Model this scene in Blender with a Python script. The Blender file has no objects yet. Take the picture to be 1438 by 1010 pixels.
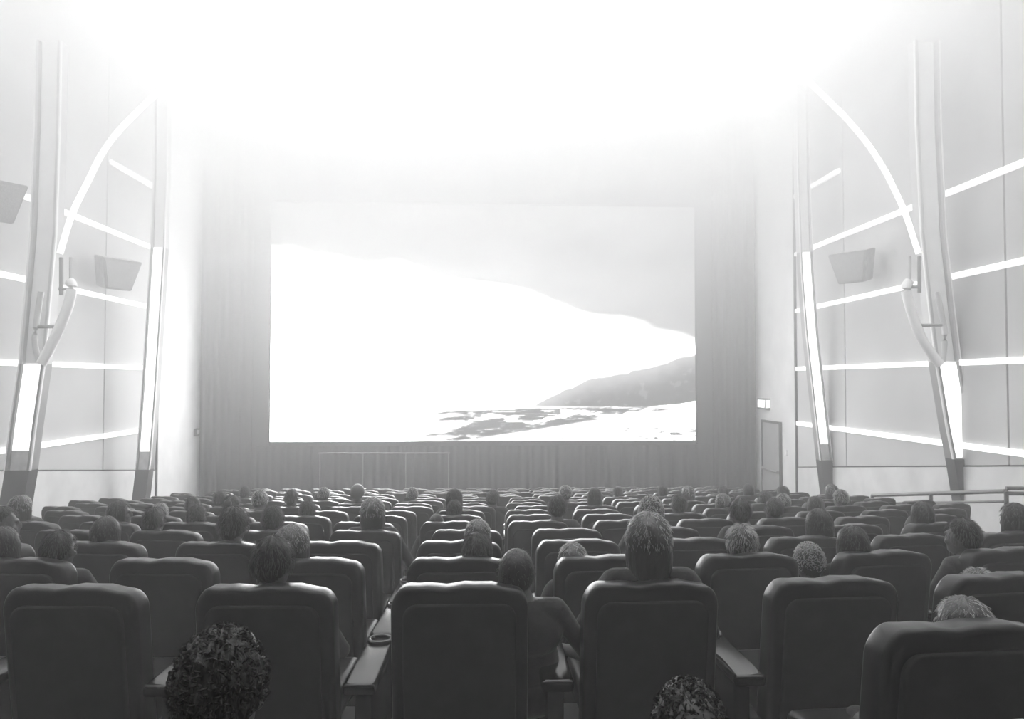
import bpy, bmesh, math, random
import numpy as np
from mathutils import Vector, Matrix, noise
R = random.Random(7)
PI = math.pi
S = bpy.context.scene
COL = S.collection
W, H, F = 1438, 1010, 1050.0

# ------------------------------------------------------------------ camera
cam_d = bpy.data.cameras.new('camera'); cam = bpy.data.objects.new('camera', cam_d); COL.objects.link(cam)
cam_d.sensor_width = 36.0; cam_d.lens = 36.0*F/W; cam_d.clip_start = 0.05; cam_d.clip_end = 200
CAM = Vector((0, 0, 1.4))
cam.location = CAM
YAW = math.atan(42/F); PIT = math.atan(30/F)
cam.rotation_euler = (PI/2+PIT, 0, -YAW)
S.camera = cam
MW = cam.rotation_euler.to_matrix()
def ray(px, py): return MW @ Vector(((px-W/2)/F, -(py-H/2)/F, -1.0))
def at(px, py, Y):
    d = ray(px, py); return CAM + d*(Y/d.y)
def atx(px, py, X):
    d = ray(px, py); return CAM + d*(X/d.x)

# ------------------------------------------------------------------ materials
def mat(name, col, rough=0.6, spec=0.5, emit=0.0, metal=0.0, nscale=0, namt=0.15, bump=0.0, sheen=0.0, coat=0.0, bscale=None, stretch=None):
    m = bpy.data.materials.new(name); m.use_nodes = True
    nt = m.node_tree; p = nt.nodes['Principled BSDF']
    c = (col, col, col, 1) if not isinstance(col, tuple) else (*col, 1)
    p.inputs['Base Color'].default_value = c
    p.inputs['Roughness'].default_value = rough
    p.inputs['Specular IOR Level'].default_value = spec
    p.inputs['Metallic'].default_value = metal
    p.inputs['Sheen Weight'].default_value = sheen
    p.inputs['Coat Weight'].default_value = coat
    if emit:
        p.inputs['Emission Color'].default_value = (1, 1, 1, 1); p.inputs['Emission Strength'].default_value = emit
    if nscale:
        tc = nt.nodes.new('ShaderNodeTexCoord'); mp = nt.nodes.new('ShaderNodeMapping')
        nt.links.new(tc.outputs['Object'], mp.inputs['Vector'])
        if stretch: mp.inputs['Scale'].default_value = stretch
        n = nt.nodes.new('ShaderNodeTexNoise'); n.inputs['Scale'].default_value = nscale; n.inputs['Detail'].default_value = 5
        nt.links.new(mp.outputs['Vector'], n.inputs['Vector'])
        r = nt.nodes.new('ShaderNodeMapRange'); r.inputs['From Min'].default_value = .3; r.inputs['From Max'].default_value = .7
        r.inputs['To Min'].default_value = 1-namt; r.inputs['To Max'].default_value = 1+namt
        nt.links.new(n.outputs['Fac'], r.inputs['Value'])
        mx = nt.nodes.new('ShaderNodeMix'); mx.data_type = 'RGBA'; mx.blend_type = 'MULTIPLY'; mx.inputs['Factor'].default_value = 1
        mx.inputs['A'].default_value = c; nt.links.new(r.outputs['Result'], mx.inputs['B'])
        nt.links.new(mx.outputs['Result'], p.inputs['Base Color'])
        if bump:
            n2 = nt.nodes.new('ShaderNodeTexNoise'); n2.inputs['Scale'].default_value = bscale or nscale*4; n2.inputs['Detail'].default_value = 3
            nt.links.new(mp.outputs['Vector'], n2.inputs['Vector'])
            b = nt.nodes.new('ShaderNodeBump'); b.inputs['Strength'].default_value = bump; b.inputs['Distance'].default_value = .01
            nt.links.new(n2.outputs['Fac'], b.inputs['Height']); nt.links.new(b.outputs['Normal'], p.inputs['Normal'])
    return m
M = dict(
    plaster=mat('plaster', .68, .8, .3, nscale=1.2, namt=.10, bump=.1, bscale=30),
    wainscot=mat('wainscot', .62, .7, .4, nscale=1.6, namt=.12, bump=.1, bscale=20),
    panel=mat('acoustic_panel', .51, .85, .2, nscale=.6, namt=.10, bump=.15, bscale=60),
    joint=mat('joint', .05, .7, .2, nscale=8),
    ledge=mat('lit_ledge', .8, .5, .4, emit=1.3, nscale=8, namt=.05),
    steel=mat('painted_steel', .55, .45, .5, nscale=5, namt=.06),
    steel_dark=mat('dark_steel', .24, .5, .5, nscale=5, namt=.1),
    lightbox=mat('column_light_face', .8, .4, .4, emit=1.6, nscale=5, namt=.04),
    lightbox_dim=mat('column_reflector', .55, .3, .6, nscale=5, namt=.2),
    arch=mat('white_steel', .9, .45, .5, emit=0.0, nscale=5, namt=.05),
    arch_glow=mat('lit_arch', .9, .45, .5, emit=1.1, nscale=5, namt=.03),  # white steel with a glow added so the arch stays bright
    base=mat('black_cladding', .03, .5, .4, nscale=5, namt=.2),
    curtain=mat('black_velour', .006, .9, .05, nscale=20, namt=.3, sheen=.0),
    black=mat('matt_black', .008, .9, .05, nscale=6, namt=.3),
    carpet=mat('carpet', .01, .95, .1, nscale=60, namt=.4, bump=.3),
    leather=mat('seat_leather', .009, .30, .22, nscale=9, namt=.3, bump=.03, bscale=160),
    shell=mat('seat_shell', .012, .7, .08, nscale=14, namt=.3, bump=0),
    gloss=mat('armrest_gloss', .004, .20, .45, nscale=10, namt=.2),
    chrome=mat('cup_ring', .03, .2, .6, metal=0, nscale=10, namt=.05),
    metal=mat('rail_metal', .12, .4, .5, nscale=10, namt=.1),
    skin=mat('skin', .08, .5, .5, nscale=20, namt=.08),
    cloth=mat('dark_cloth', .012, .8, .2, nscale=30, namt=.3, bump=.2, sheen=.15),
    cloth2=mat('grey_cloth', .014, .8, .2, nscale=30, namt=.3, bump=.2, sheen=.2),
    hair_d=mat('dark_hair', .006, .36, .3, nscale=14, namt=.5, bump=.5, bscale=90, stretch=(1, 1, .25), sheen=.0),
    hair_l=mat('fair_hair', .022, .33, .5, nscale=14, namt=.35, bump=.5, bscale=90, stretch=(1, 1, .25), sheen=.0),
    eye=mat('eye', .5, .2, .6, nscale=10, namt=.1),
    cabinet=mat('speaker_cabinet', .34, .6, .4, nscale=8, namt=.2),
    grille=mat('speaker_grille', .38, .7, .3, nscale=90, namt=.4, bump=.3),
    door=mat('door_paint', .32, .5, .4, nscale=2, namt=.08),
    exit=mat('exit_face', .8, .4, .4, emit=2.2, nscale=4, namt=.03),
)
def strand(name, c):
    m = bpy.data.materials.new(name); m.use_nodes = True; nt = m.node_tree; nt.nodes.remove(nt.nodes['Principled BSDF'])
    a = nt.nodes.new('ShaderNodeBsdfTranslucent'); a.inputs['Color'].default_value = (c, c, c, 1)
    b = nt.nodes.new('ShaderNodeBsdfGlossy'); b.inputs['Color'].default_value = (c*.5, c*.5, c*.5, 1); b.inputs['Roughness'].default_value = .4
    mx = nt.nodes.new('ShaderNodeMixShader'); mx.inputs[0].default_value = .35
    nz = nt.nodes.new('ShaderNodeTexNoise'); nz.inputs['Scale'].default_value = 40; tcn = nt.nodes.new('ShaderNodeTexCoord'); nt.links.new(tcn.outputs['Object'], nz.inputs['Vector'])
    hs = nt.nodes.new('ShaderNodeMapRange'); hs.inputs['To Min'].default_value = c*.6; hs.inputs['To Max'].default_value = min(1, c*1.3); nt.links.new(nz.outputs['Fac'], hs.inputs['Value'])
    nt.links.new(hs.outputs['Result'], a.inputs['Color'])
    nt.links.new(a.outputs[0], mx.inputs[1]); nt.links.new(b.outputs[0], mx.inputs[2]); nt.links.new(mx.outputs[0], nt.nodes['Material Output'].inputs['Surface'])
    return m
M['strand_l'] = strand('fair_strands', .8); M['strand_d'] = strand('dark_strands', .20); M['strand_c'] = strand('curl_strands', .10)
m = bpy.data.materials.new('ceiling_luminous'); m.use_nodes = True; nt = m.node_tree
p = nt.nodes['Principled BSDF']; p.inputs['Base Color'].default_value = (.85,)*3+(1,)
p.inputs['Emission Color'].default_value = (1, 1, 1, 1); p.inputs['Emission Strength'].default_value = 7.9  # emission added to light the hall and its haze
M['ceiling'] = m

# ------------------------------------------------------------------ mesh helpers
def fin(name, bm, m, parent=None, loc=None, smooth=True, link=True):
    me = bpy.data.meshes.new(name); bmesh.ops.recalc_face_normals(bm, faces=bm.faces); bm.to_mesh(me); bm.free()
    ms = m if isinstance(m, (list, tuple)) else [m]
    for k in ms: me.materials.append(k)
    if smooth:
        for f in me.polygons: f.use_smooth = True
        me.set_sharp_from_angle(angle=math.radians(40))
    o = bpy.data.objects.new(name, me); COL.objects.link(o)
    if parent: o.parent = parent
    if loc is not None: o.location = loc
    return o
def tag(o, label=None, cat=None, group=None, kind=None):
    if label: o['label'] = label
    if cat: o['category'] = cat
    if group: o['group'] = group
    if kind: o['kind'] = kind
    return o
def empty(name, loc=(0, 0, 0), rz=0):
    o = bpy.data.objects.new(name, None); COL.objects.link(o); o.location = loc; o.rotation_euler = (0, 0, rz); o.empty_display_size = .1
    return o
def box(bm, lo, hi, bev=0, seg=2, mx=None):
    c = [(a+b)/2 for a, b in zip(lo, hi)]; s = [abs(b-a) for a, b in zip(lo, hi)]
    t = bmesh.new(); bmesh.ops.create_cube(t, size=1)
    for v in t.verts: v.co = Vector((c[0]+v.co.x*s[0], c[1]+v.co.y*s[1], c[2]+v.co.z*s[2]))
    if bev: bmesh.ops.bevel(t, geom=t.edges[:], offset=bev, segments=seg, affect='EDGES', profile=.6)
    add(bm, t, mx)
def add(bm, t, mx=None):
    if mx is not None: bmesh.ops.transform(t, matrix=mx, verts=t.verts)
    me = bpy.data.meshes.new('tmp'); t.to_mesh(me); t.free(); bm.from_mesh(me); bpy.data.meshes.remove(me)
def tube(bm, pts, r, n=10, cap=True):
    """round bar along pts; r a number or one radius per point"""
    pts = [Vector(p) for p in pts]; rr = r if isinstance(r, (list, tuple)) else [r]*len(pts)
    rings = []; up = Vector((0, 0, 1))
    for i, p in enumerate(pts):
        t = (pts[min(i+1, len(pts)-1)]-pts[max(i-1, 0)]).normalized()
        a = t.cross(up)
        if a.length < .05: a = t.cross(Vector((1, 0, 0)))
        a.normalize(); b = a.cross(t).normalized()
        rings.append([bm.verts.new(p+(a*math.cos(2*PI*k/n)+b*math.sin(2*PI*k/n))*rr[i]) for k in range(n)])
    for i in range(len(rings)-1):
        for k in range(n): bm.faces.new((rings[i][k], rings[i][(k+1) % n], rings[i+1][(k+1) % n], rings[i+1][k]))
    if cap: bm.faces.new(rings[0][::-1]); bm.faces.new(rings[-1])
def ell(bm, c, r, u=20, v=14, mx=None):
    t = bmesh.new(); bmesh.ops.create_uvsphere(t, u_segments=u, v_segments=v, radius=1)
    for q in t.verts: q.co = Vector((q.co.x*r[0], q.co.y*r[1], q.co.z*r[2]))
    m4 = Matrix.Translation(c)
    if mx is not None: m4 = m4 @ mx
    add(bm, t, m4)
def capsule(bm, a, b, ra, rb, n=14):
    a, b = Vector(a), Vector(b); d = (b-a).normalized(); pts = []; rs = []
    for k in range(5):
        t = k/4*PI/2; pts.append(a-d*ra*math.cos(t)); rs.append(max(ra*math.sin(t), ra*.05))
    for k in range(5):
        t = k/4*PI/2; pts.append(b+d*rb*math.sin(t)); rs.append(max(rb*math.cos(t), rb*.05))
    tube(bm, pts, rs, n)
def quadprism(bm, poly, d):
    """extrude a 3D polygon by vector d"""
    d = Vector(d); a = [bm.verts.new(p) for p in poly]; b = [bm.verts.new(Vector(p)+d) for p in poly]; n = len(a)
    bm.faces.new(a); bm.faces.new(b[::-1])
    for i in range(n): bm.faces.new((a[i], b[i], b[(i+1) % n], a[(i+1) % n]))

# ------------------------------------------------------------------ hall dimensions
HW = 9.0           # half width of the hall
YF = 24.6          # front wall
YB = -5.0          # back wall
ZC = 11.0          # ceiling
SL = .118          # the floor falls this much per metre towards the screen
def floor_z(y): return -.069-SL*y
def struct(name, bm, m, smooth=False): o = fin(name, bm, m, smooth=smooth); o['kind'] = 'structure'; return o
t = .25
bm = bmesh.new()
quadprism(bm, [(-HW-t, YB-t, floor_z(YB-t)), (HW+t, YB-t, floor_z(YB-t)), (HW+t, YF+t, floor_z(YF+t)), (-HW-t, YF+t, floor_z(YF+t))], (0, 0, -.3))
struct('floor', bm, M['carpet'])
YL = -1.5         # added ceiling glow that lights the haze, from here to the screen wall
bm = bmesh.new(); box(bm, (-HW-t, YB-t, ZC), (HW+t, YL, ZC+.2)); struct('ceiling', bm, M['black'])
bm = bmesh.new(); box(bm, (-HW-t, YL, ZC), (HW+t, YF+t, ZC+.2)); struct('ceiling', bm, M['ceiling'])
bm = bmesh.new(); box(bm, (-HW-t, YF, -4.5), (HW+t, YF+t, ZC)); struct('wall_front', bm, M['black'])
bm = bmesh.new(); box(bm, (-HW-t, YB-t, -1), (HW+t, YB, ZC)); struct('wall_back', bm, M['black'])
YW = 20.95         # where the panelled side walls end and the plain plaster wings begin
for s, nm in ((-1, 'left'), (1, 'right')):
    bm = bmesh.new(); box(bm, (s*HW, YB, -4.5), (s*(HW+t), YF, ZC)); struct('wall_'+nm, bm, M['plaster'])

ZW = lambda y: 1.4-.1175*y     # top of the plaster wainscot
for s, nm in ((-1, 'left'), (1, 'right')):
    # upper acoustic cladding, split by the lit ledges and upright joints: each bay is a panel
    zs = [.10, 1.74, 3.38, 5.0, 6.66] if s < 0 else [.20, 1.74, 3.38, 5.0, 6.66]
    ys = [YB, 1.0, 6.7, 12.4, 18.1, YW]
    word = 'left' if s < 0 else 'right'
    pos = ['behind the camera', 'nearest the camera', 'beside the first arch', 'between the arch column and the slim column', 'next to the plaster wing']
    for i in range(5):
        y0, y1 = ys[i]+.025, ys[i+1]-.025
        bm = bmesh.new()
        quadprism(bm, [(s*(HW-.001), y0, ZW(y0)+.03), (s*(HW-.001), y1, ZW(y1)+.03), (s*(HW-.001), y1, ZC-.02), (s*(HW-.001), y0, ZC-.02)], (-s*.05, 0, 0))
        o = fin('wall_panel', bm, M['panel'], smooth=False)
        tag(o, 'tall grey acoustic panel bay on the %s wall, %s' % (word, pos[i]), 'wall panel', 'acoustic panels on the side walls')
    for j, z in enumerate(zs):
        ya = max(YB, (1.4-z)/.1175+.0) if z < 1.4 else YB
        bm = bmesh.new()
        y0 = YB+.02
        if z < 1.0: y0 = (1.4-z)/.1175+.6
        if z > 6: y0 = 18.2
        box(bm, (s*(HW-.0515), y0, z-.055), (s*(HW-.12), YW-.08, z+.055), .01)
        o = fin('lit_strip', bm, M['ledge'])
        tag(o, 'glowing white strip along the %s wall panels, %s' % (word, ['lowest, just above the wainscot', 'second from the bottom', 'third from the bottom', 'fourth from the bottom', 'fifth from the bottom, faint in the haze', 'topmost, lost in the haze'][j]), 'light strip', 'lit strips on the side walls')
    bm = bmesh.new()
    for i in range(1):
        y0, y1 = YB, YW
        quadprism(bm, [(s*(HW-.001), y0, ZW(y0)-.0), (s*(HW-.001), y1, ZW(y1)-.0), (s*(HW-.001), y1, floor_z(y1)), (s*(HW-.001), y0, floor_z(y0))], (-s*.07, 0, 0))
    o = struct('baseboard_'+nm, bm, M['wainscot'])
    bm = bmesh.new()
    quadprism(bm, [(s*(HW-.0), YW-.04, -4), (s*(HW-.0), YW+.04, -4), (s*(HW-.0), YW+.04, ZC), (s*(HW-.0), YW-.04, ZC)], (-s*.10, 0, 0))
    struct('trim_1' if s < 0 else 'trim_2', bm, M['joint'])
    bm = bmesh.new(); y0, y1 = YB, YW-.05
    quadprism(bm, [(s*(HW-.001), y0, ZW(y0)+.001), (s*(HW-.001), y1, ZW(y1)+.001), (s*(HW-.001), y1, ZW(y1)+.029), (s*(HW-.001), y0, ZW(y0)+.029)], (-s*.072, 0, 0))
    struct('trim_3' if s < 0 else 'trim_4', bm, M['joint'])

# ------------------------------------------------------------------ front: screen, masking, curtains, stage
YS = 24.2
c0, c1 = at(379, 620.5, YS), at(977, 620.5, YS); ztop = at(677, 288.5, YS).z; zbot = c0.z
x0, x1 = c0.x, c1.x
NX, NZ = 440, 244
U, V = np.meshgrid(np.linspace(0, 1, NX), np.linspace(0, 1, NZ))      # V up
PXc = 379+U*598; PYc = 620.5-V*332
def fbm(x, y, o=4, s=0):
    return np.array([noise.fractal(Vector((a, b, s)), 1.0, 2.0, o) for a, b in zip(x.ravel(), y.ravel())]).reshape(x.shape)
def sm(a, b, x):
    q = np.clip((x-a)/(b-a), 0, 1); return q*q*(3-2*q)
# screen picture: pale sky with grey cloud upper right, dark headland lower right, surf and sand below
n1 = fbm(PXc/130, PYc/60); n2 = fbm(PXc/22, PYc/9, 5, 3); n3 = fbm(PXc/40, PYc/3.2, 4, 9); n4 = fbm(PXc/14, PYc/14, 4, 17)
cl_line = 352+(PXc-380)*.18+np.maximum(0, PXc-700)*.10+n1*14           # lower edge of the cloud bank
WHITE = 12
img = np.full(PXc.shape, WHITE)
cloud = sm(20, -12, PYc-cl_line)
img = img*(1-cloud)+cloud*(.24+.26*sm(330, 400, PYc)+n1*.07+.1*sm(800, 900, PXc)*sm(380, 330, PYc))
hx = np.array([740, 760, 790, 830, 880, 920, 945, 960, 977]); hy = np.array([571, 561, 545, 529, 521, 512, 503, 497, 496])
hl = np.interp(PXc, hx, hy)+n2*3; hb = np.interp(PXc, [740, 830, 900, 955, 977], [573, 574, 575, 570, 566])
hill = sm(-2, 5, PYc-hl)*sm(2, -2, PYc-hb)*(PXc > 736)
hv = .62-.50*sm(-3, 38, PYc-hl)+.03*n4+.30*sm(.35, .75, n2)*sm(950, 975, PXc)
hv = np.where((n4 > .45) & (hv < .3), hv+.10, hv)
img = img*(1-hill)+hill*np.clip(hv, .04, 3)
# sea
n5 = fbm(PXc/26, (PYc+(PXc-700)*.03)/2.2, 5, 31); n6 = fbm(PXc/60, (PYc+(PXc-700)*.05)/5.0, 4, 41)
swl = np.interp(PXc, [550, 620, 760, 977], [583, 577, 572, 572]); sea = sm(-1, 3, PYc-swl+n5*2)*sm(520, 640, PXc+n6*60)
bot = np.interp(PXc, [540, 640, 700, 760, 860, 977], [618, 620, 612, 603, 588, 572]); sea *= sm(4, -2, PYc-bot-3+n5*3)
sv = .10+.35*sm(-.1, .5, n5)+1.2*sm(.30, .6, n5+n2*.5)
crest = 595-(PXc-620)*.05+5*np.sin(PXc/19)+n6*5
foam = sm(4, 1, np.abs(PYc-crest)+n5*5)*sm(570, 640, PXc)
roll = sm(8, 4, np.abs(PYc-crest-10)+n5*3)*sm(570, 620, PXc)*sm(850, 760, PXc)
sv = sv*(1-foam)+foam*2.6; sv = sv*(1-roll)+roll*(.13+.2*sm(.1, .5, n2))
img = img*(1-sea)+sea*sv
sand = sm(-2, 3, PYc-bot)*sm(545, 620, PXc)
sdv = 3.2-2.9*sm(.0, .3, n5)*np.maximum(sm(960, 990, PXc+PYc*0)*0, sm(596, 606, PYc)*sm(840, 900, PXc))-2.3*sm(.1, .35, n5)*sm(612, 616, PYc)*sm(600, 660, PXc)*sm(860, 780, PXc)-.8*sm(.2, .6, n6)
img = img*(1-sand)+sand*np.clip(sdv, .3, 5)
img = np.clip(img, .04, 20)
bm = bmesh.new(); me = bpy.data.meshes.new('picture')
vs = [(x0+(x1-x0)*u, YS, zbot+(ztop-zbot)*v) for v in np.linspace(0, 1, NZ) for u in np.linspace(0, 1, NX)]
fs = [(j*NX+i, j*NX+i+1, (j+1)*NX+i+1, (j+1)*NX+i) for j in range(NZ-1) for i in range(NX-1)]
bm.free(); me.from_pydata(vs, [], fs)
at_ = me.color_attributes.new('picture', 'FLOAT_COLOR', 'POINT')
g = img.ravel(); at_.data.foreach_set('color', np.stack([g, g, g, np.ones_like(g)], 1).ravel().astype(np.float32))
ms = bpy.data.materials.new('projected_picture'); ms.use_nodes = True; nt = ms.node_tree; p = nt.nodes['Principled BSDF']
p.inputs['Base Color'].default_value = (.06, .06, .06, 1); p.inputs['Roughness'].default_value = .8
a = nt.nodes.new('ShaderNodeAttribute'); a.attribute_name = 'picture'; nt.links.new(a.outputs['Color'], p.inputs['Emission Color']); p.inputs['Emission Strength'].default_value = 1
me.materials.append(ms)
scr = empty('cinema_screen', ((x0+x1)/2, YS, zbot)); tag(scr, 'huge bright cinema screen showing a pale beach, surf and dark headland', 'cinema screen')
o = bpy.data.objects.new('picture', me); COL.objects.link(o); o.parent = scr; o.location = -scr.location
bm = bmesh.new(); box(bm, (x0-.05, YS+.02, zbot-.05), (x1+.05, YS+.10, ztop+.05)); o = fin('screen_backing', bm, M['black'], scr, smooth=False); o.location = -scr.location
def maskbox(lo, hi, label):
    bm = bmesh.new(); box(bm, lo, hi, .01); o = fin('screen_masking', bm, M['black']); tag(o, label, 'masking panel', 'black masking around the screen')
xl, xr = -HW+.02, HW-.02
maskbox((x0-.9, YS-.02, zbot-.12), (x0-.055, YS+.12, ZC-.3), 'tall flat black masking panel at the left edge of the screen')
maskbox((x1+.055, YS-.02, zbot-.12), (x1+.9, YS+.12, ZC-.3), 'tall flat black masking panel at the right edge of the screen')
maskbox((x0-.055, YS-.02, ztop+.055), (x1+.055, YS+.12, ZC-.3), 'wide black masking panel above the screen')
def curtain(xa, xb, za, zb, n, amp, y, label):
    bm = bmesh.new(); k = n*10; ra = []; rb = []
    for th in (0, .03):
        ra.append([bm.verts.new((xa+(xb-xa)*i/k, y+th+amp*math.sin(2*PI*n*i/k)*(.7+.3*math.sin(i*.37)), za)) for i in range(k+1)])
        rb.append([bm.verts.new((xa+(xb-xa)*i/k, y+th+.6*amp*math.sin(2*PI*n*i/k+.3)*(.7+.3*math.sin(i*.37)), zb)) for i in range(k+1)])
    for i in range(k):
        bm.faces.new((ra[0][i], ra[0][i+1], rb[0][i+1], rb[0][i])); bm.faces.new((ra[1][i+1], ra[1][i], rb[1][i], rb[1][i+1]))
        bm.faces.new((ra[0][i+1], ra[0][i], ra[1][i], ra[1][i+1])); bm.faces.new((rb[0][i], rb[0][i+1], rb[1][i+1], rb[1][i]))
    for i in (0, k): bm.faces.new((ra[0][i], rb[0][i], rb[1][i], ra[1][i]))
    o = fin('stage_curtain', bm, M['curtain']); tag(o, label, 'curtain', 'black curtains beside the screen')
curtain(xl+.1, x0-.5, zbot-1.9, ZC-.3, 7, .04, YS-.25, 'black pleated curtain hanging left of the screen with pale fold lines')
curtain(x1+.5, xr-.1, zbot-1.9, ZC-.3, 7, .04, YS-.25, 'black pleated curtain hanging right of the screen')
curtain(x0-.45, x1+.45, zbot-1.9, zbot-.14, 60, .03, YS-.12, 'long low black curtain under the screen')
zf = floor_z(23.6)
st = empty('stage', (0, 23.4, floor_z(23.4))); tag(st, 'low black stage platform running below the screen', 'stage')
bm = bmesh.new(); box(bm, (xl, 23.2, -4.0), (xr, 23.88, zbot-1.95), .01); o = fin('platform', bm, M['black'], st); o.location = -st.location
bm = bmesh.new(); a0, a1 = at(447, 636.5, 23.3), at(632, 636.5, 23.3)
tube(bm, [a0, a1], .018, 8)
for q in np.linspace(a0.x+.05, a1.x-.05, 4): tube(bm, [(q, 23.3, a0.z), (q, 23.3, zbot-1.96)], .015, 8)
o = fin('stage_rail', bm, M['metal']); tag(o, 'thin metal rail standing on the stage below the left half of the screen', 'rail')

# ------------------------------------------------------------------ wing details: door, exit sign, small boxes
def wall_pt(px, py, s): return atx(px, py, s*HW)
dA, dB = wall_pt(1097, 597, 1), wall_pt(1073, 597, 1)
y0, y1 = dA.y, dB.y; zt = dA.z+.02; zb_ = floor_z((y0+y1)/2)+.02
bm = bmesh.new(); box(bm, (HW-.05, y0, zb_), (HW-.005, y1, zt)); door = struct('door_1', bm, M['door'])
bm = bmesh.new()
for lo, hi in (((HW-.08, y0-.07, zb_), (HW-.003, y0, zt+.07)), ((HW-.08, y1, zb_), (HW-.003, y1+.07, zt+.07)), ((HW-.08, y0, zt), (HW-.003, y1, zt+.07))): box(bm, lo, hi)
o = fin('door_frame', bm, M['joint'], door, smooth=False)
bm = bmesh.new(); tube(bm, [(HW-.12, y0+.08, zt-1.45), (HW-.12, y1-.08, zt-1.45)], .03); box(bm, (HW-.12, y0+.08, zt-1.49), (HW-.05, y0+.14, zt-1.41)); box(bm, (HW-.12, y1-.14, zt-1.49), (HW-.05, y1-.08, zt-1.41))
fin('door_push_bar', bm, M['steel_dark'], door)
e = wall_pt(1076, 567, 1); sg = empty('exit_sign', (e.x, e.y, e.z)); tag(sg, 'small bright square lit exit sign on the right plaster wing above the door', 'exit sign')
bm = bmesh.new(); box(bm, (-.16, -.34, -.17), (-.005, .34, .17), .01); fin('housing', bm, M['steel_dark'], sg)
bm = bmesh.new(); box(bm, (-.175, -.27, -.115), (-.161, .27, .115), .004); box(bm, (-.15, -.352, -.115), (-.02, -.341, .115), .003); fin('lit_face', bm, M['exit'], sg)
e = wall_pt(1105, 636, 1); bm = bmesh.new(); box(bm, (-.05, -.06, -.08), (-.003, .06, .08), .01); o = fin('wall_switch', bm, M['arch'], loc=e); tag(o, 'small pale switch plate on the right wall beside the door', 'switch')
e = wall_pt(274, 607, -1); bm = bmesh.new(); box(bm, (.003, -.14, -.11), (.09, .14, .11), .01); o = empty('wall_box', e); tag(o, 'small dark box fixed to the bright left plaster wing', 'wall box')
fin('housing', bm, M['joint'], o); bm = bmesh.new(); box(bm, (.09, -.1, -.07), (.10, .1, .07), .003); fin('cover_plate', bm, M['steel'], o)

ld = bpy.data.lights.new('wall_washer', 'AREA'); ld.shape = 'RECTANGLE'; ld.size = .4; ld.size_y = 2.4; ld.energy = 20  # unseen lamp added to brighten the left plaster wing
lo_ = bpy.data.objects.new('wall_washer', ld); COL.objects.link(lo_); lo_.location = (-HW+1.3, 22.7, 8.2)
lo_.rotation_euler = (Vector((-HW, 22.8, 1.0))-lo_.location).to_track_quat('-Z', 'Y').to_euler()
# ------------------------------------------------------------------ leaning columns and the arch
def col_piece(bm, Y, pts, wdt, y0, y1, off=0.0):
    """a bar that follows centre line pts [(x, z)] in the plane Y, wdt wide in x, from depth y0 to y1"""
    for (xa, za), (xb, zb) in zip(pts, pts[1:]):
        quadprism(bm, [(xa-wdt/2+off, Y+y0, za), (xa+wdt/2+off, Y+y0, za), (xb+wdt/2+off, Y+y0, zb), (xb-wdt/2+off, Y+y0, zb)], (0, y1-y0, 0))
def line_at(pts, z):
    for (xa, za), (xb, zb) in zip(pts, pts[1:]):
        if za <= z <= zb: return (xa+(xb-xa)*(z-za)/(zb-za), z)
    (xa, za), (xb, zb) = pts[-2:]; return (xa+(xb-xa)*(z-za)/(zb-za), z)
def cut(pts, a, b):
    return [line_at(pts, a)]+[q for q in pts if a < q[1] < b]+[line_at(pts, b)]
def column(name, Y, pix, wpx, ytopface, ydim, ybase, label, big):
    pts = []
    for px, py in pix:
        q = at(px, py, Y); pts.append((q.x, q.z))
    pts.sort(key=lambda q: q[1]); zb = floor_z(Y)
    xa = pts[0][0]+(pts[1][0]-pts[0][0])/(pts[1][1]-pts[0][1])*(zb-pts[0][1]); pts = [(xa, zb)]+pts
    w = wpx/F*Y
    root = empty(name, (xa, Y, zb)); tag(root, label, 'column', 'leaning steel columns along the side walls')
    zt = pts[-1][1]; zf = at(700, ytopface, Y).z; zd = at(700, ydim, Y).z; zk = at(700, ybase, Y).z
    def P(nm, bm, m):
        o = fin(nm, bm, m, root, smooth=False); o.location = -root.location
    bm = bmesh.new(); col_piece(bm, Y, cut(pts, zb, zk), w*1.28, -.12, .16); P('column_base', bm, M['base'])
    bm = bmesh.new(); col_piece(bm, Y, cut(pts, zk, zd), w, -.06, .08); P('reflector', bm, M['lightbox_dim'])  # grey section paints the light face fading out at its foot
    bm = bmesh.new(); col_piece(bm, Y, cut(pts, zd, zf), w, -.06, .08); P('light_face', bm, M['lightbox'])
    for sd in (-1, 1):
        bm = bmesh.new(); col_piece(bm, Y, cut(pts, zk, zf), w*.13, -.12, .16, sd*w*.57); P('flange', bm, M['steel_dark'])
        bm = bmesh.new(); col_piece(bm, Y, cut(pts, zf, zt), w*.13, -.12, .16, sd*w*.57); P('flange', bm, M['steel'])  # lighter tone above stands in for haze fading the flange
        bm = bmesh.new(); col_piece(bm, Y, cut(pts, zk, zt), w*.07, -.125, -.08, sd*w*.67); P('edge_trim', bm, M['arch'])
    bm = bmesh.new(); col_piece(bm, Y, cut(pts, zf, zt), w*.9, -.05, .08); P('upper_shaft', bm, M['arch'])
    return pts
YA, Y2 = 13.7, 18.9
column('leaning_column', YA, [(23, 700), (30, 657), (37, 600), (50, 510), (57, 430), (66, 330), (71, 180), (73, 60)], 25, 512, 630, 657, 'big leaning column with glowing white face at far left of the hall', True)
column('leaning_column', YA, [(1360, 700), (1352, 650), (1342, 600), (1327, 510), (1317, 430), (1306, 330), (1299, 180), (1297, 60)], 27, 508, 645, 647, 'big leaning column with glowing white face at far right beside the handrail', True)
column('leaning_column', Y2, [(199, 690), (205, 640), (211, 560), (218, 450), (224, 350), (227, 250), (228, 120)], 14, 352, 632, 657, 'slim leaning lit column on the left wall beside the plaster wing', False)
column('leaning_column', Y2, [(1160, 665), (1157, 640), (1148, 560), (1138, 470), (1131, 380), (1126, 250), (1125, 120)], 13, 352, 625, 648, 'slim leaning lit column on the right wall beside the plaster wing', False)
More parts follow.
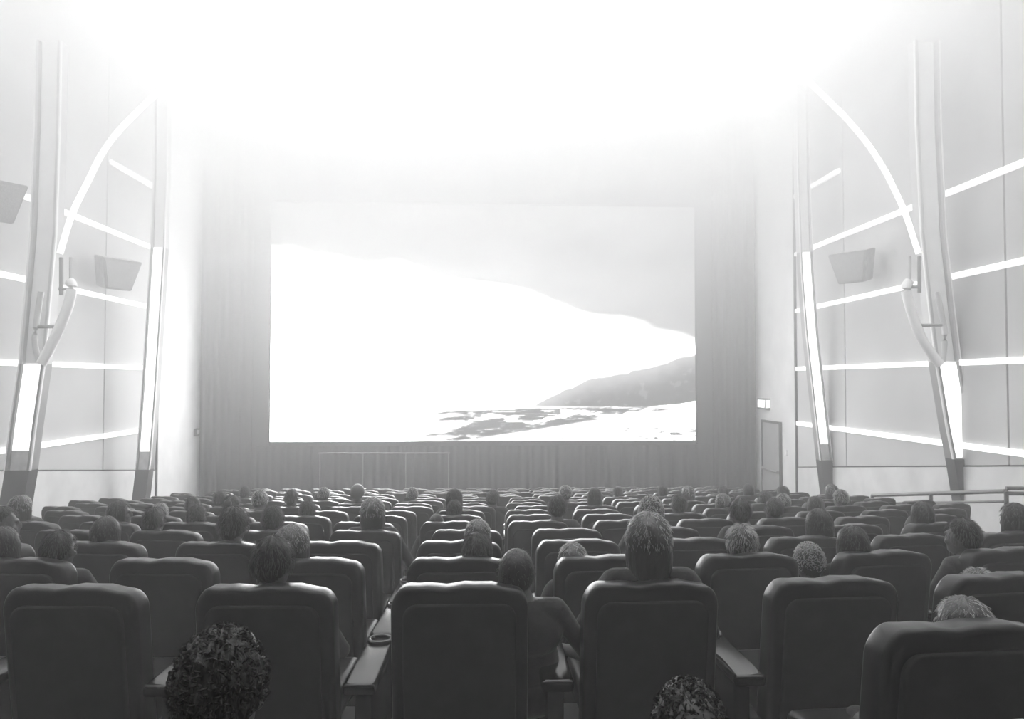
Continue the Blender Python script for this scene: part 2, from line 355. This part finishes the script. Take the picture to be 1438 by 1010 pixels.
def spline(P, n=8):
    P = [Vector(p) for p in P]; out = []
    for i in range(len(P)-1):
        a, b, c, d = P[max(i-1, 0)], P[i], P[i+1], P[min(i+2, len(P)-1)]
        for k in range(n):
            t = k/n; out.append(.5*((2*b)+(c-a)*t+(2*a-5*b+4*c-d)*t*t+(3*b-a-3*c+d)*t**3))
    return out+[P[-1]]
YR = YA-.35
arch = empty('arch_rib', (0, YR, 7.2)); tag(arch, 'white curved steel arch springing from both big columns across the hall', 'arch')
L = [(84, 356), (90, 336), (97, 313), (105, 292), (123, 256), (141, 220), (160, 192), (182, 168), (218, 133), (262, 96), (320, 52), (400, 6), (520, -40)]
Rr = [(1290, 356), (1284, 338), (1277, 316), (1268, 292), (1256, 266), (1240, 235), (1219, 203), (1196, 175), (1172, 150), (1130, 110), (1085, 74), (1030, 38), (950, -4), (840, -45)]
P = [at(x, y, YR) for x, y in L]+[at(685, -68, YR)]+[at(x, y, YR) for x, y in Rr[::-1]]
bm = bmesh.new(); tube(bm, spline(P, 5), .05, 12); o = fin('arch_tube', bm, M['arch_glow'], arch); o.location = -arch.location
for nm, foot, inner, bars, tip in (
    ('left', [(97, 395), (101, 402), (97, 425), (90, 445), (78, 472), (66, 496), (58, 511)], [(58, 410), (53, 440), (49, 480), (55, 508)], [((83, 406), (100, 406)), ((48, 459), (84, 459))], (86, 362, 406)),
    ('right', [(1277, 395), (1272, 405), (1276, 425), (1283, 448), (1294, 475), (1308, 497), (1320, 512)], [(1316, 410), (1322, 440), (1327, 470), (1324, 508)], [((1279, 403), (1293, 403)), ((1291, 457), (1327, 457))], (1291, 360, 403))):
    bm = bmesh.new(); tube(bm, spline([at(x, y, YR) for x, y in foot], 4), .085, 12); o = fin('arch_foot', bm, M['arch'], arch); o.location = -arch.location
    bm = bmesh.new(); tube(bm, spline([at(x, y, YR) for x, y in inner], 4), .05, 10); o = fin('bracket_strut', bm, M['steel'], arch); o.location = -arch.location
    for a_, b_ in bars:
        bm = bmesh.new(); tube(bm, [at(*a_, YR), at(*b_, YR)], .03, 8); o = fin('cross_bar', bm, M['steel_dark'], arch); o.location = -arch.location
    xx, ya, yb = tip
    sg_ = 1 if nm == 'left' else -1
    for dx, mm in ((0, 'steel_dark'), (14*sg_, 'steel')):
        bm = bmesh.new(); tube(bm, [at(xx+dx, ya, YR), at(xx+dx, yb+8, YR)], .035, 8); o = fin('hanger_bar', bm, M[mm], arch); o.location = -arch.location

# ------------------------------------------------------------------ wall loudspeakers
def speaker(px, py, X, sx, label):
    c = atx(px, py, X); root = empty('wall_speaker', c); tag(root, label, 'loudspeaker', 'surround loudspeakers on the side walls')
    root.rotation_euler = (0, sx*math.radians(14), -sx*math.radians(35))
    # tapering cabinet: wide on top, narrow at the bottom; front faces the seats
    bm = bmesh.new(); a = []
    for (y, z) in ((-.46, .36), (.46, .36), (.30, -.34), (-.30, -.34)): a.append((0, y, z))
    quadprism(bm, a, (-sx*.42, 0, 0)); bmesh.ops.bevel(bm, geom=bm.edges[:], offset=.02, segments=2, affect='EDGES'); fin('cabinet', bm, M['cabinet'], root)
    bm = bmesh.new(); a = [(0, y, z) for (y, z) in ((-.41, .31), (.41, .31), (.265, -.29), (-.265, -.29))]
    quadprism(bm, a, (sx*.02, 0, 0)); fin('grille', bm, M['grille'], root)
    bm = bmesh.new(); box(bm, (-sx*.42, -.06, -.06), (-sx*.62, .06, .06)); box(bm, (-sx*.6, -.12, -.16), (-sx*.64, .12, .16)); fin('wall_bracket', bm, M['steel_dark'], root)
speaker(170, 387, -HW+.75, 1, 'dark tapered loudspeaker on the left wall between the two columns')
speaker(1192, 377, HW-.75, -1, 'dark tapered loudspeaker on the right wall between the two columns')
speaker(-4, 283, -HW+.75, 1, 'dark loudspeaker high on the left wall, cut by the edge of the photo')

# ------------------------------------------------------------------ seats
def ctop(y): return .931-SL*y
def slab(w, h, rc, th, re):
    """upright padded slab, w wide, h high, rounded corners rc and rounded edges re"""
    t = bmesh.new(); rings = []; ne = 5
    prof = [(-th/2+re*(1-math.cos(q)), re*(1-math.sin(q))) for q in np.linspace(0, PI/2, ne)]
    prof += [(-y, i) for y, i in prof[::-1]]
    for y, ins in prof:
        W2, hh, r = w/2-ins, h-ins, rc; ring = []
        for cx, cz, r_, a0 in ((W2-r, hh-r, r, 0), (-W2+r, hh-r, r, PI/2), (-W2+.03, ins+.03, .03, PI), (W2-.03, ins+.03, .03, 1.5*PI)):
            for k in range(8):
                a = a0+PI/2*k/7; ring.append(t.verts.new((cx+r_*math.cos(a), y, cz+r_*math.sin(a))))
            if a0 == 0:
                for q in np.linspace(W2-r, -W2+r, 12)[1:-1]: ring.append(t.verts.new((q, y, hh)))
        rings.append(ring)
    n = len(rings[0])
    for i in range(len(rings)-1):
        for k in range(n): t.faces.new((rings[i][k], rings[i][(k+1) % n], rings[i+1][(k+1) % n], rings[i+1][k]))
    t.faces.new(rings[0][::-1]); t.faces.new(rings[-1]); return t
def make_seat():
    root = empty('cinema_chair')
    lean = Matrix.Rotation(math.radians(9), 4, 'X')
    base = Matrix.Translation((0, .10, .36))
    def shear(bm):
        for v in bm.verts:
            q = v.co.z-.36; tip = max(0, min(1, (q-.5)/.1)); v.co.z -= (v.co.y-.10)*.085*tip; v.co.y -= math.tan(math.radians(8))*q
    bm = bmesh.new(); add(bm, slab(.56, .64, .075, .13, .026), base)
    for v in bm.verts:     # a slightly crowned, softly creased top edge
        if v.co.z > .80: v.co.z += .005*math.sin(v.co.x*23)+.003*math.sin(v.co.x*51+1)-.02*(v.co.x/.28)**4
    shear(bm); fin('backrest', bm, M['leather'], root)
    bm = bmesh.new(); add(bm, slab(.46, .54, .06, .03, .010), base @ Matrix.Translation((0, -.074, .03)))
    shear(bm); fin('back_shell', bm, M['shell'], root)
    bm = bmesh.new(); box(bm, (-.265, .14, .36), (.265, .64, .49), .045, 3); fin('seat_cushion', bm, M['leather'], root)
    bm = bmesh.new(); box(bm, (-.2, .18, .30), (.2, .56, .365), .01); box(bm, (-.06, .25, .02), (.06, .42, .31), .01); box(bm, (-.2, .2, -.06), (.2, .48, .02), .008); fin('pedestal', bm, M['steel_dark'], root)
    ar = bmesh.new(); box(ar, (.33, -.08, .585), (.46, .50, .635), .018, 3); a = fin('armrest', ar, M['gloss'], root)
    ar = bmesh.new(); box(ar, (.36, .02, .02), (.43, .40, .59), .01); fin('armrest_support', ar, M['shell'], root)
    t = bmesh.new(); tube(t, [(.395+.05*math.cos(k*PI/12), .42+.05*math.sin(k*PI/12), .641) for k in range(25)], .008, 8); fin('cup_holder', t, M['chrome'], a)
    return root
def kids(o): return [c for c in ALL.get(o.name, [])]
def copy_tree(o, skip=()):
    c = o.copy(); COL.objects.link(c)
    for ch in o.children:
        if ch.name.split('.')[0] in skip: continue
        d = ch.copy(); COL.objects.link(d); d.parent = c
        for g_ in ch.children:
            e_ = g_.copy(); COL.objects.link(e_); e_.parent = d
    return c
proto_seat = make_seat(); used_seat = False
ROWS = {-1: 1.30, 0: 2.17}
for k in range(1, 19): ROWS[k] = 3.1+.93*(k-1)
OFF = {-1: .36, 0: -.13, 1: -.09, 2: -.12, 3: -.15, 4: -.12, 5: -.28, 6: -.26}
rr2 = random.Random(3)
for k in range(7, 19): OFF[k] = -.15+rr2.uniform(-.2, .25)
PITCH = .79
ordn = ['front', 'first', 'second', 'third', 'fourth', 'fifth', 'sixth', 'seventh', 'eighth', 'ninth', 'tenth', 'eleventh', 'twelfth', 'thirteenth', 'fourteenth', 'fifteenth', 'sixteenth', 'seventeenth', 'eighteenth', 'nineteenth', 'twentieth', 'twenty-first', 'twenty-second']
SKIP_SEATS = set()
seatpos = {}
def row_y(k, x): return ROWS[k]+x*x/46.0
for k in sorted(ROWS):
    if k < 0: rng = [-1, 0, 1]
    elif k == 0: rng = [2]
    else:
        lim = min(6.4, .70*ROWS[k]+.45); rng = [i for i in range(-9, 10) if abs(OFF[k]+i*PITCH+.03) < lim]
    n = 0
    for i in rng:
        x = OFF[k]+i*PITCH; y = row_y(k, x)
        n += 1
        if (k, i) in SKIP_SEATS: continue
        if not used_seat: o = proto_seat; used_seat = True
        else: o = copy_tree(proto_seat, () if ROWS[k] < 12 else ('pedestal', 'armrest_support', 'back_shell'))
        o.location = (x, y, floor_z(y)); o.rotation_euler = (0, 0, math.atan(x/23.0))
        seatpos[(k, i)] = o
        tag(o, 'black high-backed cinema chair, %s row from the camera, %s chair from the left' % (ordn[k+2 if k < 0 else k+2-(0)], ordn[n]), 'chair', 'black cinema chairs facing the screen')

# ------------------------------------------------------------------ audience
def make_body(pose, cloth, nm):
    bm = bmesh.new(); hx, hy, lean = pose
    ell(bm, (0, .20, .54), (.18, .13, .12)); ell(bm, (lean*.3, .17, .70), (.155, .105, .16)); ell(bm, (lean*.7, .135, .86), (.185, .11, .15))
    capsule(bm, (lean-.15, .13, .945), (lean+.15, .13, .945), .062, .062)
    capsule(bm, (lean, .13, .93), (lean+hx*.5, .135, 1.03), .07, .055)
    cx, cy, cz = lean+hx, .15+hy, 1.105
    ell(bm, (cx, cy-.012, cz+.012), (.077, .095, .100)); ell(bm, (cx, cy+.025, cz-.055), (.058, .068, .065))
    ell(bm, (cx, cy+.078, cz-.085), (.026, .022, .02)); ell(bm, (cx, cy+.098, cz-.018), (.012, .020, .026)); ell(bm, (cx, cy+.104, cz-.030), (.016, .014, .010))
    ell(bm, (cx, cy+.080, cz+.022), (.052, .018, .012)); ell(bm, (cx, cy+.088, cz-.056), (.024, .012, .006)); ell(bm, (cx, cy+.087, cz-.067), (.021, .012, .006))
    for s in (-1, 1):
        ell(bm, (cx+s*.079, cy-.008, cz-.008), (.010, .019, .031)); ell(bm, (cx+s*.042, cy+.066, cz-.03), (.022, .02, .02))
        sh = Vector((lean+s*.175, .13, .93)); el = Vector((s*.29, .22, .70)); wr = Vector((s*.20, .43, .655)) if nm != 'b' else Vector((s*.07, .44, .60))
        capsule(bm, sh, el, .052, .040); capsule(bm, el, wr, .042, .027)
        d = (wr-el).normalized(); up = Vector((0, 0, 1)); side = d.cross(up).normalized()
        pc = wr+d*.05
        capsule(bm, wr, wr+d*.055, .027, .030)
        for f_, (off, ln) in enumerate(((-.030, .068), (-.010, .076), (.010, .071), (.029, .056))):
            a_ = wr+d*.07+side*off; b_ = a_+d*ln*.55-up*.008; c_ = b_+d*ln*.35-up*ln*.45
            capsule(bm, a_, b_, .0092, .0088, 8); capsule(bm, b_, c_, .0088, .0078, 8)
        ts = side*(-s) ; a_ = wr+d*.035+ts*.024; b_ = a_+ts*.024+d*.028-up*.004; capsule(bm, a_, b_, .011, .0098, 8); capsule(bm, b_, b_+d*.028-up*.008, .0098, .0085, 8)
        kn = Vector((s*.13, .66, .555)); an = Vector((s*.14, .68, .06))
        capsule(bm, (s*.09, .22, .53), kn, .085, .058); capsule(bm, kn-Vector((0, 0, .01)), an, .056, .038)
        capsule(bm, an+Vector((0, 0, -.045)), an+Vector((s*.02, .14, -.06)), .040, .032)
    me = bpy.data.meshes.new('person'); bm.to_mesh(me); bm.free()
    o = bpy.data.objects.new('tmpbody', me); COL.objects.link(o)
    md = o.modifiers.new('r', 'REMESH'); md.mode = 'VOXEL'; md.voxel_size = .0085; md.use_smooth_shade = True
    md = o.modifiers.new('s', 'SMOOTH'); md.factor = .5; md.iterations = 2
    dg = bpy.context.evaluated_depsgraph_get(); m2 = bpy.data.meshes.new_from_object(o.evaluated_get(dg)); bpy.data.objects.remove(o)
    m2.materials.clear(); m2.materials.append(cloth); m2.materials.append(M['skin'])
    hands = [Vector((s*.20, .43, .655)) if nm != 'b' else Vector((s*.07, .44, .60)) for s in (-1, 1)]
    for p_ in m2.polygons:
        c = p_.center; p_.use_smooth = True
        if c.z > .995+.1*abs(c.x-lean) and abs(c.x-cx) < .12: p_.material_index = 1
        for h in hands:
            el = Vector((.29 if h.x > 0 else -.29, .22, .70)); d = (h-el).normalized()
            if (c-h).dot(d) > -.005 and (c-h).length < .2 and c.z > .55 and c.y > .40: p_.material_index = 1
    m2.name = 'person'
    return m2, (cx, cy, cz)
BODIES = {}
for nm, pose in (('a', (0, 0, 0)), ('b', (.02, .015, .025)), ('c', (-.03, .01, -.03))):
    BODIES[nm] = make_body(pose, M['cloth'] if nm != 'c' else M['cloth2'], nm)
def hairmesh(kind, m):
    """hair around a head centred on the origin, facing +Y"""
    bm = bmesh.new(); rs = random.Random(hash(kind) % 99 if False else len(kind)*7)
    t = bmesh.new(); bmesh.ops.create_uvsphere(t, u_segments=48, v_segments=32, radius=1)
    pr = dict(short=(.088, .104, .116, .0030, 60), cropped=(.082, .098, .108, .0010, 90), curly=(.098, .112, .128, .0120, 34), bob=(.090, .106, .116, .0035, 44), long=(.090, .106, .116, .0035, 44), bun=(.088, .104, .114, .0025, 50), cap=(.094, .108, .112, 0, 1))[kind]
    kill = []
    for v in t.verts:
        d = v.co.copy(); ph = math.atan2(d.x, d.y)
        amp, fr = pr[3], pr[4]
        if kind == 'curly': q = 1+amp/.1*(abs(noise.noise(d*6.0))*.9+abs(noise.noise(d*13.0))*.9-.1)
        else: q = 1+amp/.1*(math.sin(ph*fr+4*d.z)*.5+noise.noise(Vector((ph*6, d.z*1.2, 0)))*1.2)
        co = Vector((d.x*pr[0]*q, d.y*pr[1]*q-.010, d.z*pr[2]*q+.012))
        # hairline: over the forehead in front, down to the nape behind
        front = d.y
        lim = .030+.045*max(0, front)*2 if front > 0 else .03-.115*min(1, -front*1.2)
        if kind in ('bob', 'long') and front < .45:
            lo = -.13 if kind == 'bob' else -.23
            if co.z < 0:
                e = min(1, -d.z*1.5); rh = max(.3, math.hypot(d.x, d.y)); co.x = d.x/rh*pr[0]*(1.0+.10*e*(1-e)*2-.12*e*e)*q; co.y = d.y/rh*pr[1]*q-.010; co.z = lo*e**.9
            lim = lo-1
        if kind == 'curly' and front < .3: lim -= .015
        v.co = co
        if co.z < lim-.0: kill.append(v)
    bmesh.ops.delete(t, geom=kill, context='VERTS')
    if kind in ('bob', 'long'):
        bmesh.ops.delete(t, geom=[v for v in t.verts if v.co.y > .055 and v.co.z < .055], context='VERTS')
    bmesh.ops.recalc_face_normals(t, faces=t.faces)
    old = {v: v.co-v.normal*.007 for v in t.verts}; dup_ = {v: t.verts.new(c_) for v, c_ in old.items()}
    rim = [e for e in t.edges if len(e.link_faces) == 1]
    for f in list(t.faces): t.faces.new([dup_[v] for v in f.verts][::-1])
    for e in rim: t.faces.new((e.verts[0], e.verts[1], dup_[e.verts[1]], dup_[e.verts[0]]))
    add(bm, t)
    if kind == 'bun': ell(bm, (0, -.112, .055), (.042, .036, .04))
    if kind == 'cap':
        b2 = bmesh.new(); 
        box(bm, (-.07, .085, .032), (.07, .185, .045), .006)
    # loose locks that stand off the outline
    nl = dict(short=620, cropped=220, curly=800, bob=760, long=760, bun=560, cap=0)[kind]; nshell = len(bm.faces)
    for _ in range(nl):
        a_, b_ = rs.uniform(0, 2*PI), rs.uniform(-.25, 1)
        d = Vector((math.cos(a_)*math.sqrt(1-b_*b_), math.sin(a_)*math.sqrt(1-b_*b_), b_))
        if d.y > .5 and d.z < .45: continue
        p0 = Vector((d.x*pr[0], d.y*pr[1]-.01, d.z*pr[2]+.012)); nf0 = len(bm.faces)
        tt = d.cross(Vector((rs.uniform(-1, 1), rs.uniform(-1, 1), rs.uniform(-1, 1)))).normalized()
        if kind == 'curly':
            r_ = rs.uniform(.005, .010); ph = rs.uniform(0, 6)
            tube(bm, [p0+d*(.002+r_*1.0*math.sin(q))+tt*r_*math.cos(q)+tt.cross(d)*(q*.002) for q in np.linspace(ph, ph+4.5, 7)], [.0020]*6+[.0008], 4)
        else:
            l = rs.uniform(.02, .05)*(.3 if kind == 'cropped' else 1); down = Vector((0, 0, -1)); fl = (down-d*down.dot(d)); fl = fl.normalized() if fl.length > .1 else tt
            h_ = rs.uniform(.002, .009); tube(bm, [p0, p0+d*h_+fl*l*.4, p0+d*(h_+.001)+fl*l*.8+tt*.005], [.0012, .0010, .0004], 3)
    bm.faces.ensure_lookup_table()
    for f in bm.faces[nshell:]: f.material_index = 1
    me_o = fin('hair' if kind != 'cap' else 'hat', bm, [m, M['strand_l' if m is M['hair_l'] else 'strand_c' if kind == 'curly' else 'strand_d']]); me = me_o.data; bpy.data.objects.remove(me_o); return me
HAIR = {}
def get_hair(kind, tone):
    if (kind, tone) not in HAIR: HAIR[(kind, tone)] = hairmesh(kind, M['hair_d'] if tone == 'd' else M['hair_l'])
    return HAIR[(kind, tone)]
eyeme = None
taken = []
def fits(px, ytop, k, yoff=0):
    Yg = ROWS[k]+.14
    for _ in range(3): q = at(px, ytop, Yg); Yg = row_y(k, q.x)+.14+yoff
    q = at(px, ytop, Yg); return (q.z-floor_z(Yg-.14))/1.228, q.x
def choose(px, ytop, k, kind, big):
    best = None
    for kk in ([k] if big else range(max(3, k-1), min(18, k+4))):
        f_, x = fits(px, ytop, kk)
        clash = any(r == kk and abs(x-x2) < .60 for r, x2 in taken)
        dx = abs((x-OFF[kk]+PITCH/2) % PITCH-PITCH/2); cost = abs(f_-1)*10+dx*4+abs(kk-k)*.35+(50 if clash else 0)+(8 if not .86 < f_ < 1.12 else 0)
        if best is None or cost < best[0]: best = (cost, kk, x)
    taken.append((best[1], best[2])); return best[1]
def person(px, ytop, k, kind, tone, label, body='a', turn=0.0, tilt=0.0, yoff=0.0, hs=1.0, smin=.80, smax=1.14):
    Yg = ROWS[k]+.14
    for _ in range(3):
        q = at(px, ytop, Yg); Yg = row_y(k, q.x)+.14+yoff
    q = at(px, ytop, Yg); me, (cx, cy, cz) = BODIES[body]
    if k >= 3:           # sit in the chair, as far as the photo allows
        dx = (q.x-OFF[k]+PITCH/2) % PITCH-PITCH/2; lim_ = 9/F*Yg; q = q-Vector((max(-lim_, min(lim_, dx)), 0, 0))
    base = floor_z(Yg-.14); top = 1.228 + (.01 if kind in ('curly',) else 0)
    s = max(smin, min(smax, (q.z-base)/top))
    root = bpy.data.objects.new('person', me); COL.objects.link(root)
    rz = math.atan(q.x/23)+turn
    root.rotation_euler = (0, tilt, rz); root.scale = (s, s, s)
    off = Matrix.Rotation(rz, 3, 'Z') @ (Matrix.Rotation(tilt, 3, 'Y') @ Vector((cx*s, cy*s, cz*s)))
    root.location = (q.x-off.x, Yg-off.y, base)
    tag(root, label, 'person', None)
    if kind:
        h = bpy.data.objects.new('hat' if kind == 'cap' else 'hair', get_hair(kind, tone)); COL.objects.link(h); h.parent = root; h.location = (cx, cy, cz); h.scale = (hs, hs, hs)
    return root
PEOPLE = [
 # px, ytop, row, hair, tone, label, kwargs
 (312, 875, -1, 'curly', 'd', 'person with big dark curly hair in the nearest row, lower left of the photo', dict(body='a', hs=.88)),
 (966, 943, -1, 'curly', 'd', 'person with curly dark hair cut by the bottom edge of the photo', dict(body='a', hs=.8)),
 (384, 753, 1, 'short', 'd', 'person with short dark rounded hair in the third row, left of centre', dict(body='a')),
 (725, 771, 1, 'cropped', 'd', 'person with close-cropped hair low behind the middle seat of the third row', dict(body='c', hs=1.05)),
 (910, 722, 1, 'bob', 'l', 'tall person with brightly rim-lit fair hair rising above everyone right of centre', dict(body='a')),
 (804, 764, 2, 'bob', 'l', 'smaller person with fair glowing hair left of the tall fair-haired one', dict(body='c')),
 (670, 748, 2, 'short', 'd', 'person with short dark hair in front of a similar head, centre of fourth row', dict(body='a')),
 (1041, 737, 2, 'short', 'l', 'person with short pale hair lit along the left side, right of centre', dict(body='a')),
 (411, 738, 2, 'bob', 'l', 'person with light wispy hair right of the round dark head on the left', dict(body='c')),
 (1135, 764, 2, 'curly', 'l', 'small person with frizzy light hair low behind a seat on the right', dict(body='c')),  # figure stands in for a pair of raised hands
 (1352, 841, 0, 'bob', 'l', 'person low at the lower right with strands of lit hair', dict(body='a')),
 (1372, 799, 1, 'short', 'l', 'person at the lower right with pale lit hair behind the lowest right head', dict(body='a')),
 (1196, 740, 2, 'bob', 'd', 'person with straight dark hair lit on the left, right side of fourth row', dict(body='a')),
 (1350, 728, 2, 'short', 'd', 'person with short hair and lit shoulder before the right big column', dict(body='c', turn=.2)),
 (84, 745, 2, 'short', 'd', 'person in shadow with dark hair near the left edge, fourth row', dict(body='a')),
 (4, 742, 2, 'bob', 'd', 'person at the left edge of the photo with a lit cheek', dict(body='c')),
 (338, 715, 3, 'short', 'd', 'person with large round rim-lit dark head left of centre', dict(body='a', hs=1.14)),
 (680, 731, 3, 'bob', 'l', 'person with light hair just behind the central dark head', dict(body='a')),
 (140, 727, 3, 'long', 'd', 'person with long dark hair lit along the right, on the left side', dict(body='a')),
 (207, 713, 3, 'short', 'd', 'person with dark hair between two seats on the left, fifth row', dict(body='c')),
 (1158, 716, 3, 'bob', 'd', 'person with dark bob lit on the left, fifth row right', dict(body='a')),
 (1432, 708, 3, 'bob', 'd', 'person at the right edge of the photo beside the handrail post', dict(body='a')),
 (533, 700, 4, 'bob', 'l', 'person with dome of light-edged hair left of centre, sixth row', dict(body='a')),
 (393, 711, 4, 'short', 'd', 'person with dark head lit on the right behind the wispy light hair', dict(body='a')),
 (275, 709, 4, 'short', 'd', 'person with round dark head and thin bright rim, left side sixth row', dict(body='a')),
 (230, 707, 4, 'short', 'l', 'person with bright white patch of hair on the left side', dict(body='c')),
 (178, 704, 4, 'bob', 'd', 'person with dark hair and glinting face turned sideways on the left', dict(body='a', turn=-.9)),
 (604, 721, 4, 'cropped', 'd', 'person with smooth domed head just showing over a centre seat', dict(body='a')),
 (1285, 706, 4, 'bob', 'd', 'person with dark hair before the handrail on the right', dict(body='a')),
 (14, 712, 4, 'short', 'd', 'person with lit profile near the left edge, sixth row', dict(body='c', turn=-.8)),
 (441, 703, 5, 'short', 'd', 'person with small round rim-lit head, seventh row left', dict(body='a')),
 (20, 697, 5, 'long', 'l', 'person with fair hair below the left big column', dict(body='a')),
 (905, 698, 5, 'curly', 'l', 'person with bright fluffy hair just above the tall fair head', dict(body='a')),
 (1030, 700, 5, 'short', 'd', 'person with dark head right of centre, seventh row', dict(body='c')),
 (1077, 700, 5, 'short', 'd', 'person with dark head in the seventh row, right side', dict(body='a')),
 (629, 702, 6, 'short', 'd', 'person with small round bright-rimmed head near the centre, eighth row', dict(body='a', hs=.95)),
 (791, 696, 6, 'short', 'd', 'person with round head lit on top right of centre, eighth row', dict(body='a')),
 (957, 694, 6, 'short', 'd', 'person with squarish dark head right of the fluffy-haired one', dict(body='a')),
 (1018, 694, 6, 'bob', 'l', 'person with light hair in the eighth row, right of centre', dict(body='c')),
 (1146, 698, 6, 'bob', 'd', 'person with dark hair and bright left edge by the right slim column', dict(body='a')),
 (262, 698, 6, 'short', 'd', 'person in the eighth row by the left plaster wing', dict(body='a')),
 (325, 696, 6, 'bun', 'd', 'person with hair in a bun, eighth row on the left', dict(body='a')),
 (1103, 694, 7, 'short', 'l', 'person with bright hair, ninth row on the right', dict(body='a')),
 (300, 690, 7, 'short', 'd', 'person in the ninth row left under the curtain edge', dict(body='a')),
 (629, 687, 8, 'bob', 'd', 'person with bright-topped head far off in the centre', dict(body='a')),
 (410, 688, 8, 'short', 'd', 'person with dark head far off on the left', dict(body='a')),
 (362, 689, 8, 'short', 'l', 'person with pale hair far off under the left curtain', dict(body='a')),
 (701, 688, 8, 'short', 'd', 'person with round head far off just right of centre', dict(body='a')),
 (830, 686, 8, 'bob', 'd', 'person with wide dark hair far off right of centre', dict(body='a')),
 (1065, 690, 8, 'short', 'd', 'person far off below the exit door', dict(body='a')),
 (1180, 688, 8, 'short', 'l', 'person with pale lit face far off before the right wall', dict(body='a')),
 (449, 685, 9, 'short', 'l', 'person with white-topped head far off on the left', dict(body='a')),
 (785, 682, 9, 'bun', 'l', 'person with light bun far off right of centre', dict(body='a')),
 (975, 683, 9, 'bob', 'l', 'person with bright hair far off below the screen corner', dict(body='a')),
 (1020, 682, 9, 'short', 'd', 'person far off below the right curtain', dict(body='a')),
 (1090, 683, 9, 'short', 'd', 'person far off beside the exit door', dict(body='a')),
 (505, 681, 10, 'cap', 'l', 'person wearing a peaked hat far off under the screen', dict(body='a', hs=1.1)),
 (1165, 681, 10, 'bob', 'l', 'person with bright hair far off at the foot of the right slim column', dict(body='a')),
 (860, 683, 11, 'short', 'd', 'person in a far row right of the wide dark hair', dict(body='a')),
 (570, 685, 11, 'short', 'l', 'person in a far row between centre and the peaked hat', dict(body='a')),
 (932, 682, 12, 'short', 'd', 'person in a far row under the headland on screen', dict(body='a')),
 (1045, 680, 12, 'bob', 'd', 'person in a far row left of the exit door', dict(body='a')),
 (335, 683, 12, 'short', 'd', 'person in a far row beside the left curtain', dict(body='a')),
]
for px, yt, k, kind, tone, lab, kw in PEOPLE:
    k = choose(px, yt, k, kind, k <= 2)
    person(px, yt, k, kind, tone, lab, **kw)

# ------------------------------------------------------------------ handrail on the right aisle
def rail(P0, P1, n, label, ret):
    h0, h1 = P0, P1
    root = empty('handrail', (P1.x, P1.y, floor_z(P1.y))); tag(root, label, 'handrail')
    def Q(bm, nm): o = fin(nm, bm, M['metal'], root); o.location = -root.location
    bm = bmesh.new(); tube(bm, [h0, h1], .032, 10); Q(bm, 'top_rail')
    bm = bmesh.new(); tube(bm, [h0-Vector((0, 0, .14)), h1-Vector((0, 0, .14))], .02, 10); Q(bm, 'lower_rail')
    for i in range(n):
        p_ = h0.lerp(h1, i/(n-1)); bm = bmesh.new(); tube(bm, [p_, Vector((p_.x, p_.y, floor_z(p_.y)))], .03, 10); Q(bm, 'post')
    if ret:
        bm = bmesh.new(); tube(bm, [h1+Vector((0, 0, .04)), Vector((HW-.08, h1.y-.3, h1.z+.06))], .028, 10); Q(bm, 'return_rail')
        bm = bmesh.new(); tube(bm, [h1-Vector((0, 0, .03)), Vector((HW-.08, h1.y-.3, h1.z-.01))], .028, 10); Q(bm, 'return_rail')
rail(at(1225, 696, 13.0), at(1413, 690, 10.0), 3, 'dark metal handrail beside the right side aisle ending in an upright post', True)

# ------------------------------------------------------------------ haze in the hall, thicker towards the ceiling
w = bpy.data.worlds.new('world'); S.world = w; w.use_nodes = True; nt = w.node_tree
nt.nodes['Background'].inputs['Color'].default_value = (0, 0, 0, 1); nt.nodes['Background'].inputs['Strength'].default_value = 0
geo = nt.nodes.new('ShaderNodeNewGeometry') if False else nt.nodes.new('ShaderNodeTexCoord')
sp = nt.nodes.new('ShaderNodeSeparateXYZ'); nt.links.new(geo.outputs['Object'], sp.inputs[0])
def mth(op, a, b):
    n = nt.nodes.new('ShaderNodeMath'); n.operation = op
    for i, q in enumerate((a, b)):
        if isinstance(q, (int, float)): n.inputs[i].default_value = q
        else: nt.links.new(q, n.inputs[i])
    return n.outputs[0]
HZ0, HZK = .0175, .33
zz = mth('MINIMUM', mth('MAXIMUM', sp.outputs['Z'], -3.0), 11.0)
dens = mth('MULTIPLY', mth('POWER', math.e, mth('MULTIPLY', zz, HZK)), HZ0)
vs_ = nt.nodes.new('ShaderNodeVolumeScatter'); vs_.inputs['Color'].default_value = (1, 1, 1, 1); vs_.inputs['Anisotropy'].default_value = 0
nt.links.new(dens, vs_.inputs['Density']); nt.links.new(vs_.outputs[0], nt.nodes['World Output'].inputs['Volume'])

# ------------------------------------------------------------------ render look
S.view_settings.view_transform = 'Standard'; S.view_settings.look = 'None'; S.view_settings.gamma = 1; S.view_settings.exposure = 0
S.view_settings.use_curve_mapping = False
c = S.cycles
c.use_denoising = True; c.use_light_tree = False
c.use_adaptive_sampling = True; c.adaptive_threshold = .03; c.sample_clamp_indirect = 6; c.adaptive_min_samples = 12
c.max_bounces = 5; c.diffuse_bounces = 2; c.glossy_bounces = 2; c.transmission_bounces = 2; c.volume_bounces = 2
c.volume_step_rate = 1.0; c.volume_max_steps = 64; w.cycles.volume_step_size = 4
